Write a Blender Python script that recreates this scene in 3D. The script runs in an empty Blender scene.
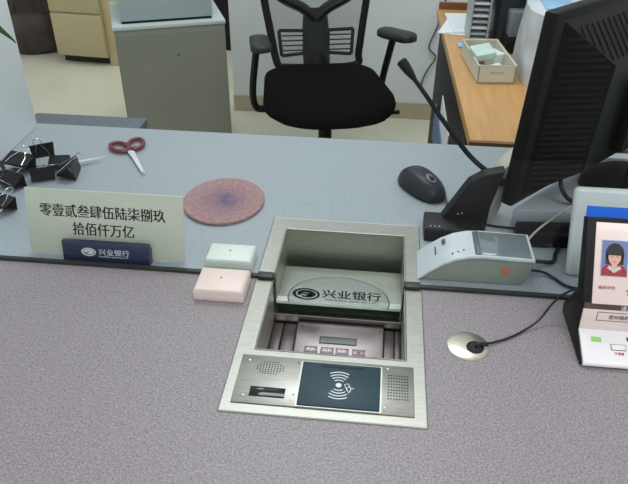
import bpy, bmesh, math, random
from mathutils import Vector, Matrix
random.seed(7)
R = math.radians
SC = bpy.context.scene
COL = SC.collection

# ---------------------------------------------------------------- camera
def make_camera():
    f, p, r, y = 664.02, R(33.85), R(0.467), R(-5.823)
    fw = Vector((math.sin(y)*math.cos(p), math.cos(y)*math.cos(p), -math.sin(p)))
    rt = Vector((math.cos(y), -math.sin(y), 0)); up = rt.cross(fw)
    X = math.cos(r)*rt + math.sin(r)*up
    U = -math.sin(r)*rt + math.cos(r)*up
    cd = bpy.data.cameras.new('camera'); cd.sensor_width = 36; cd.lens = f/628*36; cd.clip_start = .02
    cam = bpy.data.objects.new('camera', cd); COL.objects.link(cam)
    M = Matrix((X, U, -fw)).transposed().to_4x4(); M.translation = Vector((0, 0, 1.35))
    cam.matrix_world = M
    SC.camera = cam
make_camera()

# ---------------------------------------------------------------- light
w = bpy.data.worlds.new('world'); SC.world = w; w.use_nodes = True
w.node_tree.nodes['Background'].inputs[0].default_value = (.82, .835, .845, 1)
w.node_tree.nodes['Background'].inputs[1].default_value = .75
def area(name, loc, size, power, color, target=None, sy=None):
    l = bpy.data.lights.new(name, 'AREA'); l.energy = power; l.color = color; l.size = size
    if sy: l.shape = 'RECTANGLE'; l.size_y = sy
    o = bpy.data.objects.new(name, l); COL.objects.link(o); o.location = loc
    if target:
        o.rotation_euler = (Vector(target)-Vector(loc)).to_track_quat('-Z', 'Y').to_euler()
    return o
area('ceiling_lamp_staff_side', (-.2, 1.9, 2.75), 1.2, 18, (.95, .99, 1.0), sy=.6)
area('ceiling_lamp_back_room', (-.6, 3.6, 2.75), 1.2, 14, (1.0, .99, .93), sy=.6)
area('ceiling_lamp_customer_side', (.7, -.5, 2.75), 1.2, 18, (1.0, .93, .93), sy=.6)
SC.view_settings.view_transform = 'Standard'
SC.view_settings.look = 'None'
SC.view_settings.gamma = 1
SC.view_settings.use_curve_mapping = False
SC.view_settings.exposure = 0.22

# ---------------------------------------------------------------- materials
def srgb(c):
    return tuple(((v/255)/12.92 if v/255 <= .04045 else ((v/255+.055)/1.055)**2.4) for v in c)
def mat(name, c, rough=.5, metal=0, var=.06, scale=30, bump=0, spec=.5, stretch=None, coat=0, c2=None, speckle=None, detail=3):
    """c is an sRGB 0-255 triple; a noise varies it between c and c2."""
    m = bpy.data.materials.new(name); m.use_nodes = True
    nt = m.node_tree; N = nt.nodes; L = nt.links; b = N['Principled BSDF']
    tc = N.new('ShaderNodeTexCoord'); mp = N.new('ShaderNodeMapping'); L.new(tc.outputs['Object'], mp.inputs[0])
    if stretch: mp.inputs['Scale'].default_value = stretch
    nz = N.new('ShaderNodeTexNoise'); nz.inputs['Scale'].default_value = scale; nz.inputs['Detail'].default_value = detail
    L.new(mp.outputs[0], nz.inputs['Vector'])
    cr = N.new('ShaderNodeValToRGB'); L.new(nz.outputs['Fac'], cr.inputs[0])
    a = srgb(c); k = srgb(c2) if c2 else tuple(v*(1-2*var) for v in a)
    if not c2: a = tuple(min(1, v*(1+var)) for v in a)
    cr.color_ramp.elements[0].position = .3; cr.color_ramp.elements[1].position = .7
    cr.color_ramp.elements[0].color = (*k, 1); cr.color_ramp.elements[1].color = (*a, 1)
    L.new(cr.outputs[0], b.inputs['Base Color'])
    b.inputs['Roughness'].default_value = rough; b.inputs['Metallic'].default_value = metal
    b.inputs['Specular IOR Level'].default_value = spec
    if coat: b.inputs['Coat Weight'].default_value = coat
    if bump:
        bp = N.new('ShaderNodeBump'); bp.inputs['Strength'].default_value = bump; bp.inputs['Distance'].default_value = .001
        L.new(nz.outputs['Fac'], bp.inputs['Height']); L.new(bp.outputs[0], b.inputs['Normal'])
    return m
def glass_mat(name, tint, rough=.02, refl=1.0, milky=0, milk=(.8, .85, .82)):
    """thin architectural glass: tinted see-through plus a fresnel mirror; milky adds frosting."""
    m = bpy.data.materials.new(name); m.use_nodes = True
    nt = m.node_tree; N = nt.nodes; L = nt.links; N.clear()
    out = N.new('ShaderNodeOutputMaterial'); tr = N.new('ShaderNodeBsdfTransparent'); gl = N.new('ShaderNodeBsdfGlossy')
    tr.inputs[0].default_value = (*tint, 1); gl.inputs['Roughness'].default_value = rough
    gl.inputs[0].default_value = (refl, refl, refl, 1)
    fr = N.new('ShaderNodeFresnel'); fr.inputs[0].default_value = 1.36
    ge = N.new('ShaderNodeNewGeometry'); iv = N.new('ShaderNodeMath'); iv.operation = 'SUBTRACT'; iv.inputs[0].default_value = 1; L.new(ge.outputs['Backfacing'], iv.inputs[1])
    mu = N.new('ShaderNodeMath'); mu.operation = 'MULTIPLY'; L.new(fr.outputs[0], mu.inputs[0]); L.new(iv.outputs[0], mu.inputs[1])
    mx = N.new('ShaderNodeMixShader'); L.new(mu.outputs[0], mx.inputs[0])
    base = tr
    if milky:
        df = N.new('ShaderNodeBsdfDiffuse'); df.inputs[0].default_value = (*milk, 1)
        m2 = N.new('ShaderNodeMixShader'); m2.inputs[0].default_value = milky
        L.new(tr.outputs[0], m2.inputs[1]); L.new(df.outputs[0], m2.inputs[2]); base = m2
    L.new(base.outputs[0], mx.inputs[1]); L.new(gl.outputs[0], mx.inputs[2]); L.new(mx.outputs[0], out.inputs[0])
    return m
def counter_mat(name, c_lo, c_mid, c_hi, rough=.42):
    """fine grained laminate: three tones of small grain"""
    m = bpy.data.materials.new(name); m.use_nodes = True
    nt = m.node_tree; N = nt.nodes; L = nt.links; b = N['Principled BSDF']
    tc = N.new('ShaderNodeTexCoord')
    n1 = N.new('ShaderNodeTexNoise'); n1.inputs['Scale'].default_value = 1050; n1.inputs['Detail'].default_value = 2
    n2 = N.new('ShaderNodeTexNoise'); n2.inputs['Scale'].default_value = 380; n2.inputs['Detail'].default_value = 4
    L.new(tc.outputs['Object'], n1.inputs['Vector']); L.new(tc.outputs['Object'], n2.inputs['Vector'])
    ad = N.new('ShaderNodeMath'); ad.operation = 'ADD'; L.new(n1.outputs['Fac'], ad.inputs[0]); L.new(n2.outputs['Fac'], ad.inputs[1])
    hf = N.new('ShaderNodeMath'); hf.operation = 'MULTIPLY'; hf.inputs[1].default_value = .5; L.new(ad.outputs[0], hf.inputs[0])
    cr = N.new('ShaderNodeValToRGB'); L.new(hf.outputs[0], cr.inputs[0])
    e = cr.color_ramp.elements; e[0].position = .38; e[0].color = (*srgb(c_lo), 1); e[1].position = .62; e[1].color = (*srgb(c_hi), 1)
    k = e.new(.5); k.color = (*srgb(c_mid), 1)
    L.new(cr.outputs[0], b.inputs['Base Color']); b.inputs['Roughness'].default_value = rough
    bp = N.new('ShaderNodeBump'); bp.inputs['Strength'].default_value = .15; bp.inputs['Distance'].default_value = .0005
    L.new(n1.outputs['Fac'], bp.inputs['Height']); L.new(bp.outputs[0], b.inputs['Normal'])
    return m
def brushed(name, c, rough, stretch=(1, 14, 14), var=.05):
    m = mat(name, c, rough, 1, var=var, scale=60, stretch=stretch, detail=5)
    nt = m.node_tree; b = nt.nodes['Principled BSDF']
    nz = [n for n in nt.nodes if n.type == 'TEX_NOISE'][0]
    mr = nt.nodes.new('ShaderNodeMapRange'); mr.inputs[3].default_value = rough*.8; mr.inputs[4].default_value = rough*1.25
    nt.links.new(nz.outputs['Fac'], mr.inputs[0]); nt.links.new(mr.outputs[0], b.inputs['Roughness'])
    return m
def emis(name, c, s):
    m = mat(name, c, .2, var=.03)
    b = m.node_tree.nodes['Principled BSDF']; b.inputs['Emission Color'].default_value = (*srgb(c), 1); b.inputs['Emission Strength'].default_value = s
    return m

M = dict(
    outer=counter_mat('customer_laminate_warm_lit', (112, 107, 110), (138, 132, 136), (162, 156, 160)),  # warm cast of the customer side light put into the colour
    inner=counter_mat('staff_laminate_cool_lit', (138, 147, 153), (154, 163, 169), (170, 179, 184)),  # same counter surface, cool light and glass cast put into the colour
    steel=brushed('brushed_steel', (168, 166, 160), .36, var=.09),
    steel_side=brushed('brushed_steel_well', (206, 206, 190), .46, var=.06),
    steel_plate=brushed('brushed_steel_plate', (174, 177, 171), .32, (14, 1, 14)),
    chrome=mat('chrome_wire', (215, 218, 220), .18, 1, var=.03),
    blade=mat('blade_steel', (235, 238, 240), .3, .55, var=.03),
    nickel=brushed('satin_nickel', (200, 194, 180), .3, (5, 5, 5)),
    glass=glass_mat('counter_glass', (.94, .968, .968)),
    edge=mat('polished_glass_edge', (26, 50, 38), .4, var=.35, scale=90, stretch=(1, 6, 6), spec=.2),
    edge_highlight=mat('glass_edge_highlight', (232, 240, 232), .2, var=.06),  # near-white colour painting the highlight line on the glass
    seal=mat('black_silicone_seal', (42, 46, 44), .45, var=.15),
    frost=glass_mat('etched_oval', (.93, .95, .94), .3, .6, .28, (.62, .68, .66)),
    etch=mat('etched_line', (150, 158, 154), .5),
    ink=mat('dark_blue_grey_ink', (42, 46, 62), .5),
    blackink=mat('black_ink', (24, 26, 28), .5),
    white_ink=mat('white_ink', (225, 230, 235), .5),
    ivory=mat('ivory_acrylic', (206, 208, 190), .3, var=.02, coat=.3),
    navy=mat('navy_acrylic', (15, 29, 70), .3, var=.08, coat=.5),
    pinkbox=mat('warm_white_plastic', (226, 210, 202), .4, var=.015),
    greenbox=mat('white_plastic', (218, 226, 218), .4, var=.015),
    blackplastic=mat('black_plastic', (20, 21, 22), .45, spec=.25, var=.15, scale=200, bump=.1),
    softblack=mat('soft_black_rubber', (22, 23, 26), .55, spec=.3, var=.12),
    mouseblack=mat('mouse_shell', (34, 37, 44), .38, spec=.3, var=.05),
    monitor=mat('monitor_plastic', (18, 18, 17), .42, spec=.2, var=.1, scale=300),
    slat=mat('monitor_slats', (24, 24, 22), .4, spec=.3, var=.1),
    screen=mat('dark_screen', (12, 14, 18), .1),
    cable=mat('black_cable', (18, 18, 20), .4),
    beige_cable=mat('beige_cable', (196, 192, 172), .5),
    beige=mat('beige_plastic', (200, 197, 182), .5, var=.04),
    lightgrey=mat('light_grey_plastic', (176, 184, 190), .45, var=.03),
    tablet=mat('tablet_frame', (212, 218, 218), .35, var=.03, coat=.3),
    blue=emis('blue_screen', (38, 92, 190), .55),
    blue2=emis('dark_blue_screen', (26, 66, 160), .45),
    readertop=mat('silver_blue_plastic', (200, 208, 212), .28, var=.02, coat=.4),
    readerside=mat('grey_green_plastic', (146, 152, 140), .42, var=.04),
    readerwin=mat('smoked_window', (118, 128, 132), .15, var=.06, coat=.8),
    readerdark=mat('dark_grey_plastic', (88, 98, 106), .4),
    orange=mat('orange_label', (226, 110, 62), .5),
    teal=mat('teal_card_pad', (40, 63, 73), .42, var=.04, spec=.3),
    keypad=brushed('metal_keypad_rosy_reflection', (148, 137, 139), .36, (2, 12, 12)),  # rosy tint of a reflection put into the metal colour
    keybtn=mat('keypad_buttons', (136, 122, 123), .35, .7, var=.05),
    lcd=mat('lcd_window', (66, 76, 66), .2, var=.06),
    darkhole=mat('dark_recess', (14, 14, 14), .6),
    pinkplastic=mat('pinkish_white_plastic', (238, 222, 216), .35, var=.012, coat=.2),
    whiteplastic=mat('glossy_white_plastic', (236, 236, 238), .3, var=.012, coat=.3),
    brownstrip=mat('dark_brown_strip', (92, 76, 70), .4),
    photo_bg=mat('photo_blue', (110, 132, 186), .4),
    photo_border=mat('photo_border', (205, 200, 205), .4),
    hair=mat('photo_hair', (44, 34, 36), .5, var=.2, scale=400),
    skin=mat('photo_skin', (222, 178, 162), .5),
    redcloth=mat('photo_red', (172, 52, 62), .5, var=.3, scale=600),
    red_ink=mat('red_ink', (196, 92, 92), .5),
    green_glow=emis('green_label', (140, 200, 110), .15),  # label colour with a faint glow added, no lamp behind it
    red=mat('red_plastic', (120, 30, 44), .35, var=.1, coat=.2),
    clip=mat('clip_black', (16, 16, 17), .35, var=.12, spec=.3),
    floor=mat('cream_floor_tile', (214, 211, 192), .35, var=.03, scale=4, coat=.2),
    lobby=mat('added_dark_lobby_floor', (70, 62, 56), .5, var=.15, scale=3, spec=.2),  # dark tone made up to keep reflections in the glass low
    wall=mat('white_wall_panel', (228, 232, 232), .5, var=.015, scale=3),
    farwall=mat('far_wall_paint', (130, 126, 118), .6, var=.05, scale=3),
    skirting=mat('brown_skirting', (186, 176, 152), .4, var=.05),
    board=mat('white_side_board', (234, 238, 240), .4, var=.01, scale=3),
    yellowwood=mat('yellow_cabinet', (182, 170, 132), .5, var=.03, scale=6),
    yellowside=mat('yellow_cabinet_side', (196, 178, 138), .5, var=.03, scale=6),
    greycab=mat('grey_green_cabinet', (136, 137, 124), .5, var=.03, scale=5),
    greytop=mat('pale_cabinet_top', (196, 206, 204), .4, var=.02),
    greymachine=mat('pale_grey_machine', (172, 184, 186), .4, var=.02),
    pedestal=mat('slate_pedestal', (100, 108, 116), .5, var=.03),
    pedestal_dark=mat('slate_pedestal_side', (56, 58, 60), .5, var=.03),
    wood=mat('orange_wood_desk', (198, 150, 92), .38, var=.07, scale=7, stretch=(12, 1, 1), detail=6),
    woodedge=mat('brown_desk_edge', (128, 86, 50), .45, var=.08),
    deskside=mat('black_desk_side', (22, 24, 27), .5, spec=.2, var=.1),
    paper=mat('white_paper', (226, 232, 234), .6, var=.02),
    bluepaper=mat('blue_folder', (92, 118, 150), .6, var=.05),
    cream=mat('cream_plastic', (210, 210, 192), .45, var=.03),
    pc=mat('dark_blue_case', (34, 42, 58), .35, var=.08),
    bag=mat('crumpled_white_bag', (204, 208, 212), .5, var=.12, scale=12, bump=.8),
    lightblue=mat('light_blue_label', (150, 190, 220), .5),
    chairfab=mat('black_chair_fabric', (13, 11, 11), .9, spec=.08, var=.3, scale=260, bump=.5),
    chairframe=mat('black_chair_plastic', (16, 16, 18), .45, spec=.2, var=.1),
    armpad=mat('arm_pad', (44, 48, 50), .45, spec=.3, var=.06),
    brownbag=mat('dark_brown_leather', (62, 50, 44), .55, var=.3, scale=10),
    leaf=mat('green_leaf', (58, 92, 40), .4, var=.25, scale=25, stretch=(1, 1, 6)),
    pot=mat('terracotta_pot', (150, 92, 66), .7, var=.1),
    soil=mat('soil', (50, 38, 30), .9, var=.4),
    candy=mat('red_stationery', (190, 110, 112), .5, var=.2),
    mint=mat('mint_eraser', (196, 216, 206), .5),
)
# chair mesh: see-through weave
def weave_mat():
    m = bpy.data.materials.new('chair_back_weave'); m.use_nodes = True
    nt = m.node_tree; N = nt.nodes; L = nt.links; b = N['Principled BSDF']
    b.inputs['Base Color'].default_value = (.05, .055, .06, 1); b.inputs['Roughness'].default_value = .8
    tc = N.new('ShaderNodeTexCoord'); mp = N.new('ShaderNodeMapping'); L.new(tc.outputs['Object'], mp.inputs[0])
    ck = N.new('ShaderNodeTexChecker'); ck.inputs['Scale'].default_value = 520
    L.new(mp.outputs[0], ck.inputs['Vector'])
    mr = N.new('ShaderNodeMapRange'); mr.inputs[3].default_value = .22; mr.inputs[4].default_value = .42
    L.new(ck.outputs['Fac'], mr.inputs[0]); L.new(mr.outputs[0], b.inputs['Alpha'])
    return m
M['weave'] = weave_mat()
# round mat: dusty pink rubber with a violet worn centre
def disc_mat():
    m = mat('dusty_pink_rubber', (168, 130, 130), .75, var=.14, scale=160, bump=.6)
    nt = m.node_tree; N = nt.nodes; L = nt.links; b = N['Principled BSDF']
    cr = [n for n in N if n.type == 'VALTORGB'][0]
    tc = N.new('ShaderNodeTexCoord'); mp = N.new('ShaderNodeMapping'); mp.inputs['Scale'].default_value = (13.5, 12, 1)
    L.new(tc.outputs['Object'], mp.inputs[0])
    gr = N.new('ShaderNodeTexGradient'); gr.gradient_type = 'QUADRATIC_SPHERE'; L.new(mp.outputs[0], gr.inputs[0])
    nz = N.new('ShaderNodeTexNoise'); nz.inputs['Scale'].default_value = 70; L.new(tc.outputs['Object'], nz.inputs['Vector'])
    mu = N.new('ShaderNodeMath'); mu.operation = 'MULTIPLY'; L.new(gr.outputs['Fac'], mu.inputs[0]); L.new(nz.outputs['Fac'], mu.inputs[1])
    m2 = N.new('ShaderNodeMath'); m2.operation = 'MULTIPLY'; m2.inputs[1].default_value = 2.0; m2.use_clamp = True; L.new(mu.outputs[0], m2.inputs[0])
    mx = N.new('ShaderNodeMixRGB'); L.new(m2.outputs[0], mx.inputs[0]); L.new(cr.outputs[0], mx.inputs[1])
    mx.inputs[2].default_value = (*srgb((96, 84, 112)), 1); L.new(mx.outputs[0], b.inputs['Base Color'])
    return m
M['disc'] = disc_mat()
def tile_floor():
    m = M['floor']; nt = m.node_tree; N = nt.nodes; L = nt.links; b = N['Principled BSDF']
    cr = [n for n in N if n.type == 'VALTORGB'][0]
    tc = N.new('ShaderNodeTexCoord')
    br = N.new('ShaderNodeTexBrick'); br.offset = 0; br.inputs['Scale'].default_value = 1
    br.inputs['Brick Width'].default_value = .6; br.inputs['Row Height'].default_value = .6; br.inputs['Mortar Size'].default_value = .003
    L.new(tc.outputs['Object'], br.inputs['Vector']); L.new(cr.outputs[0], br.inputs['Color1']); L.new(cr.outputs[0], br.inputs['Color2'])
    br.inputs['Mortar'].default_value = (*srgb((206, 203, 184)), 1); L.new(br.outputs['Color'], b.inputs['Base Color'])
tile_floor()

# ---------------------------------------------------------------- mesh helpers
class MB:
    def __init__(s, off=(0, 0, 0)):
        s.bm = bmesh.new(); s.off = Vector(off); s.mi = 0
    def _fin(s, vs, fs, mtx=None):
        if mtx is not None:
            for v in vs: v.co = mtx @ v.co
        for f in fs: f.material_index = s.mi
    def box(s, x0, x1, y0, y1, z0, z1, bev=0, mtx=None, seg=2):
        r = bmesh.ops.create_cube(s.bm, size=1)['verts']
        for v in r:
            v.co = Vector(((x0+x1)/2+v.co.x*(x1-x0), (y0+y1)/2+v.co.y*(y1-y0), (z0+z1)/2+v.co.z*(z1-z0)))
        fs = list({f for v in r for f in v.link_faces})
        if bev:
            es = list({e for v in r for e in v.link_edges})
            g = bmesh.ops.bevel(s.bm, geom=es, offset=bev, segments=seg, affect='EDGES', profile=.5)
            fs = list({f for f in fs if f.is_valid} | set(g['faces']))
            r = list({v for f in fs for v in f.verts})
        s._fin(r, fs, mtx); return s
    def prism(s, pts, axis, a0, a1, bev=0, mtx=None, seg=2, bev_all=True):
        """extrude the polygon pts (2D) along axis 'x','y','z' from a0 to a1"""
        def P(p, a):
            if axis == 'x': return (a, p[0], p[1])
            if axis == 'y': return (p[0], a, p[1])
            return (p[0], p[1], a)
        v0 = [s.bm.verts.new(P(p, a0)) for p in pts]; v1 = [s.bm.verts.new(P(p, a1)) for p in pts]
        n = len(pts); fs = [s.bm.faces.new(v0), s.bm.faces.new(v1[::-1])]
        for i in range(n): fs.append(s.bm.faces.new((v0[i], v1[i], v1[(i+1) % n], v0[(i+1) % n])))
        bmesh.ops.recalc_face_normals(s.bm, faces=fs)
        vs = v0+v1
        if bev:
            if bev_all: es = list({e for f in fs for e in f.edges})
            else: es = list({e for f in fs[:2] for e in f.edges})
            g = bmesh.ops.bevel(s.bm, geom=es, offset=bev, segments=seg, affect='EDGES', profile=.5)
            fs = list({f for f in fs if f.is_valid} | set(g['faces']))
            vs = list({v for f in fs for v in f.verts})
        s._fin(vs, fs, mtx); return s
    def loft(s, rings, cap=True, close=True, mtx=None):
        vr = [[s.bm.verts.new(p) for p in r] for r in rings]; fs = []; n = len(rings[0])
        for a, b in zip(vr, vr[1:]):
            for i in range(n if close else n-1):
                j = (i+1) % n; fs.append(s.bm.faces.new((a[i], a[j], b[j], b[i])))
        if cap and close: fs.append(s.bm.faces.new(vr[0][::-1])); fs.append(s.bm.faces.new(vr[-1]))
        bmesh.ops.recalc_face_normals(s.bm, faces=fs)
        s._fin([v for r in vr for v in r], fs, mtx); return s
    def tube(s, path, r, n=8, cap=True, mtx=None, closed=False, flat=1.0):
        path = [Vector(p) for p in path]; m = len(path)
        rr = r if isinstance(r, (list, tuple)) else [r]*m
        rings = []; prev = None
        for i, p in enumerate(path):
            if closed: t = path[(i+1) % m]-path[i-1]
            else: t = path[min(i+1, m-1)]-path[max(i-1, 0)]
            t.normalize()
            if prev is None:
                u = Vector((0, 0, 1)) if abs(t.z) < .9 else Vector((1, 0, 0))
                u = (u-t*u.dot(t)).normalized()
            else: u = (prev-t*prev.dot(t)).normalized()
            prev = u; v = t.cross(u)
            rings.append([p+(u*math.cos(2*math.pi*k/n)*flat+v*math.sin(2*math.pi*k/n))*rr[i] for k in range(n)])
        if closed: rings.append(rings[0])
        if closed:
            vr = [[s.bm.verts.new(q) for q in rg] for rg in rings[:-1]]; vr.append(vr[0]); fs = []
            for a, b in zip(vr, vr[1:]):
                for i in range(n): fs.append(s.bm.faces.new((a[i], a[(i+1) % n], b[(i+1) % n], b[i])))
            bmesh.ops.recalc_face_normals(s.bm, faces=fs)
            s._fin([v for q in vr[:-1] for v in q], fs, mtx)
            return s
        return s.loft(rings, cap=cap, mtx=mtx)
    def lathe(s, prof, c=(0, 0), n=32, sx=1, sy=1, mtx=None):
        """prof: list of (radius, z)"""
        rings = [[(c[0]+r*sx*math.cos(2*math.pi*k/n), c[1]+r*sy*math.sin(2*math.pi*k/n), z) for k in range(n)] for r, z in prof]
        return s.loft(rings, mtx=mtx)
    def poly(s, pts, mtx=None):
        vs = [s.bm.verts.new(p) for p in pts]; f = s.bm.faces.new(vs); s._fin(vs, [f], mtx); return s
    def build(s, name, mats, parent=None, smooth=35):
        if not isinstance(mats, (list, tuple)): mats = [mats]
        for v in s.bm.verts: v.co -= s.off
        th = R(smooth)
        for f in s.bm.faces: f.smooth = True
        for e in s.bm.edges:
            e.smooth = not (len(e.link_faces) != 2 or e.calc_face_angle(0) > th)
        me = bpy.data.meshes.new(name); s.bm.to_mesh(me); s.bm.free()
        for m in mats: me.materials.append(m)
        o = bpy.data.objects.new(name, me); COL.objects.link(o)
        if parent: o.parent = parent
        return o
def tag(o, label=None, cat=None, group=None, kind=None):
    for k, v in (('label', label), ('category', cat), ('group', group), ('kind', kind)):
        if v: o[k] = v
    return o
def thing(name, label, cat, loc=(0, 0, 0), rz=0, group=None):
    o = bpy.data.objects.new(name, None); COL.objects.link(o); o.location = loc; o.rotation_euler = (0, 0, R(rz)); o.empty_display_size = .05
    return tag(o, label, cat, group)
def struct(o): return tag(o, kind='structure')
def spline(pts, n=8):
    P = [Vector(p) for p in pts]; P = [P[0]*2-P[1]]+P+[P[-1]*2-P[-2]]; out = []
    for i in range(1, len(P)-2):
        for k in range(n):
            t = k/n; a, b, c, d = P[i-1:i+3]
            out.append(.5*((2*b)+(c-a)*t+(2*a-5*b+4*c-d)*t*t+(3*b-a-3*c+d)*t**3))
    out.append(P[-2]); return out
def basis(o, x, y):
    """matrix that puts the local xy plane at o with axes x and y"""
    x = Vector(x).normalized(); y = Vector(y).normalized(); z = x.cross(y)
    m = Matrix((x, y, z)).transposed().to_4x4(); m.translation = Vector(o); return m
def text(name, s, size, mtx, m, parent, w=None, h=None, depth=.0002, off=(0, 0, 0), bold=0):
    """writing as a thin mesh, centred on mtx, optionally fitted to width w and height h"""
    cu = bpy.data.curves.new('writing', 'FONT'); cu.body = s; cu.size = size; cu.align_x = 'CENTER'; cu.align_y = 'CENTER'
    cu.extrude = depth; cu.resolution_u = 3
    t = bpy.data.objects.new('writing', cu); COL.objects.link(t)
    dg = bpy.context.evaluated_depsgraph_get(); me = bpy.data.meshes.new_from_object(t.evaluated_get(dg))
    bpy.data.objects.remove(t)
    xs = [v.co.x for v in me.vertices]; ys = [v.co.y for v in me.vertices]
    cx, cy = (min(xs)+max(xs))/2, (min(ys)+max(ys))/2
    sx = w/(max(xs)-min(xs)) if w else 1; sy = h/(max(ys)-min(ys)) if h else sx
    for v in me.vertices:
        v.co = mtx @ Vector(((v.co.x-cx)*sx, (v.co.y-cy)*sy, v.co.z)) - Vector(off)
    if bold:   # heavier strokes: the same outlines again, a hair to either side
        bb = bmesh.new(); bb.from_mesh(me); ax = (mtx.to_3x3() @ Vector((1, 0, 0)))*bold
        keep = bb.verts[:]
        d2 = bmesh.ops.duplicate(bb, geom=bb.verts[:]+bb.edges[:]+bb.faces[:])['geom']
        for v in keep: v.co += ax
        for v in d2:
            if isinstance(v, bmesh.types.BMVert): v.co -= ax
        bb.to_mesh(me); bb.free()
    me.materials.clear(); me.materials.append(m); me.name = name
    o = bpy.data.objects.new(name, me); COL.objects.link(o); o.parent = parent
    return o
def swirl_logo(mb, mtx, rx, ry, d=.0003):
    """ring with an S-shaped swirl inside, flat on the xy plane of mtx"""
    n = 40
    def ring(ro, ri, shift):
        for k in range(n):
            a, b = 2*math.pi*k/n, 2*math.pi*(k+1)/n
            q = [(ro*math.cos(a)*rx, ro*math.sin(a)*ry), (ro*math.cos(b)*rx, ro*math.sin(b)*ry),
                 ((ri*math.cos(b)+shift)*rx, ri*math.sin(b)*ry), ((ri*math.cos(a)+shift)*rx, ri*math.sin(a)*ry)]
            mb.prism(q, 'z', 0, d, mtx=mtx)
    ring(1, .80, .03)
    pth = []
    for k in range(29):
        t = k/28; a = math.pi*(1.15-1.9*t); r = .55*(1-.15*t)
        pth.append((r*math.cos(a)*.95, r*math.sin(a)*.95, .10+.14*math.sin(math.pi*t)))
    for k in range(15):
        t = k/14; pth.append((.33-.75*t, -.30+.38*math.sin(t*2.2), .16*(1-t*.5)))
    for (x0, y0, w0), (x1, y1, w1) in zip(pth, pth[1:]):
        dx, dy = x1-x0, y1-y0; l = math.hypot(dx, dy) or 1
        if l > .3: continue
        nx, ny = -dy/l, dx/l
        q = [((x0+nx*w0)*rx, (y0+ny*w0)*ry), ((x0-nx*w0)*rx, (y0-ny*w0)*ry), ((x1-nx*w1)*rx, (y1-ny*w1)*ry), ((x1+nx*w1)*rx, (y1+ny*w1)*ry)]
        mb.prism(q, 'z', 0, d*1.1, mtx=mtx)

CT = .75           # counter top height
GY0, GY1 = .780, .792   # glass front and back
WX0, WX1, WY0, WY1 = -.1400, .0550, .630, .922   # deal tray well

# ---------------------------------------------------------------- the setting
struct(MB().box(-4, 3, .45, 5.2, -.05, 0).build('floor', M['floor']))
struct(MB().box(-4, 4, -6, .45, -.05, 0).build('floor_lobby_unseen', M['lobby']))  # unseen floor, added dark to cut the haze mirrored in the glass
struct(MB().box(-.742, 1.6, 3.18, 3.24, 0, 2.6).build('wall_back', M['wall']))
struct(MB().box(-.742, 1.6, 3.168, 3.18, 0, .083).build('baseboard_back', M['skirting']))
struct(MB().box(-4, 3, 4.9, 5.0, 0, 2.6).build('wall_far', M['farwall']))
struct(MB().box(-4, 3, 4.888, 4.9, 0, .09).build('baseboard_far', M['skirting']))

# ---------------------------------------------------------------- counter
ctr = thing('service_counter', 'long grey speckled bank counter with a deal tray let into it', 'counter', (0, .8, 0))
def slab(mb, x0, x1, y0, y1, z0, z1):
    """counter slab with the tray well left open"""
    for a in ((x0, WX0-.004, y0, y1), (WX1+.004, x1, y0, y1), (WX0-.004, WX1+.004, y0, min(y1, WY0-.004)), (WX0-.004, WX1+.004, max(y0, WY1+.004), y1)):
        if a[3] > a[2]: mb.box(*a, z0, z1)
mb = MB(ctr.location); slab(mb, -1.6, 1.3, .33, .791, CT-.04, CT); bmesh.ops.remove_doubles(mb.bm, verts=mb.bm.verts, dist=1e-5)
tag(mb.build('customer_top', M['outer'], ctr), 'grey speckled customer side top, warm light tint in its colour')
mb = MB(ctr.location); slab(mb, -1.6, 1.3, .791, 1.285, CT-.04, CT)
tag(mb.build('staff_top', M['inner'], ctr), 'grey speckled staff side top, cool light tint in its colour')
mb = MB(ctr.location); mb.box(-1.6, 1.3, .42, .45, 0, CT-.04); mb.build('front_panel', M['greycab'], ctr)
for x in (-1.58, 1.26):
    MB(ctr.location).box(x, x+.03, .45, 1.25, 0, CT-.04).build('side_panel', M['greycab'], ctr)

# side board at the end of the staff side
b = MB((-.75, 1.03, CT)).box(-.775, -.735, .83, 1.268, CT, 1.45, bev=.002).build('privacy_board', M['board'])
b.location = (-.75, 1.03, CT); tag(b, 'white upright board standing on the counter end by the binder clips', 'board')

# low slate pedestal behind the counter
pd = thing('drawer_pedestal', 'low slate grey pedestal just behind the counter edge', 'cabinet', (-.75, 1.43, 0))
MB(pd.location).box(-.90, -.600, 1.30, 1.565, .63, .65, bev=.002).build('top', M['pedestal'], pd)
MB(pd.location).box(-.895, -.605, 1.305, 1.56, 0, .63).build('body', M['pedestal_dark'], pd)
for z in (.05, .25, .45):
    MB(pd.location).box(-.885, -.615, 1.56, 1.572, z, z+.17, bev=.002).build('drawer', M['pedestal'], pd)

# ---------------------------------------------------------------- glass screen (one pane with a tongue dipping into the well)
gs = thing('glass_screen', 'tall clear glass screen standing across the counter', 'glass screen', (0, .786, CT))
TZ = .695
GT = 1.42
mb = MB(gs.location)
GL, GR_ = WX0+.001, WX1-.001
def sheet(x0, x1, z0, z1):
    mb.box(x0, x1, GY0, GY1, z0, z1)
pts = [(-1.6, CT+.005), (-1.6, GT), (1.3, GT), (1.3, CT+.005), (GR_, CT+.005), (GR_, TZ+.018), (GL, TZ+.018), (GL, CT+.005)]
mb.prism(pts, 'y', GY0, GY1)
tag(mb.build('pane', M['glass'], gs), 'clear faintly green pane')
mb = MB(gs.location); mb.box(-1.6, WX0-.024, GY0+.003, GY1-.002, CT+.0002, CT+.0048); mb.box(WX1+.022, 1.3, GY0+.003, GY1-.002, CT+.0002, CT+.0048)
mb.box(WX0-.024, WX0-.0005, GY0-.001, GY1+.001, CT+.0018, CT+.007, bev=.0015); mb.box(WX1+.0005, WX1+.022, GY0-.001, GY1+.001, CT+.0018, CT+.007, bev=.0015)
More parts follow.
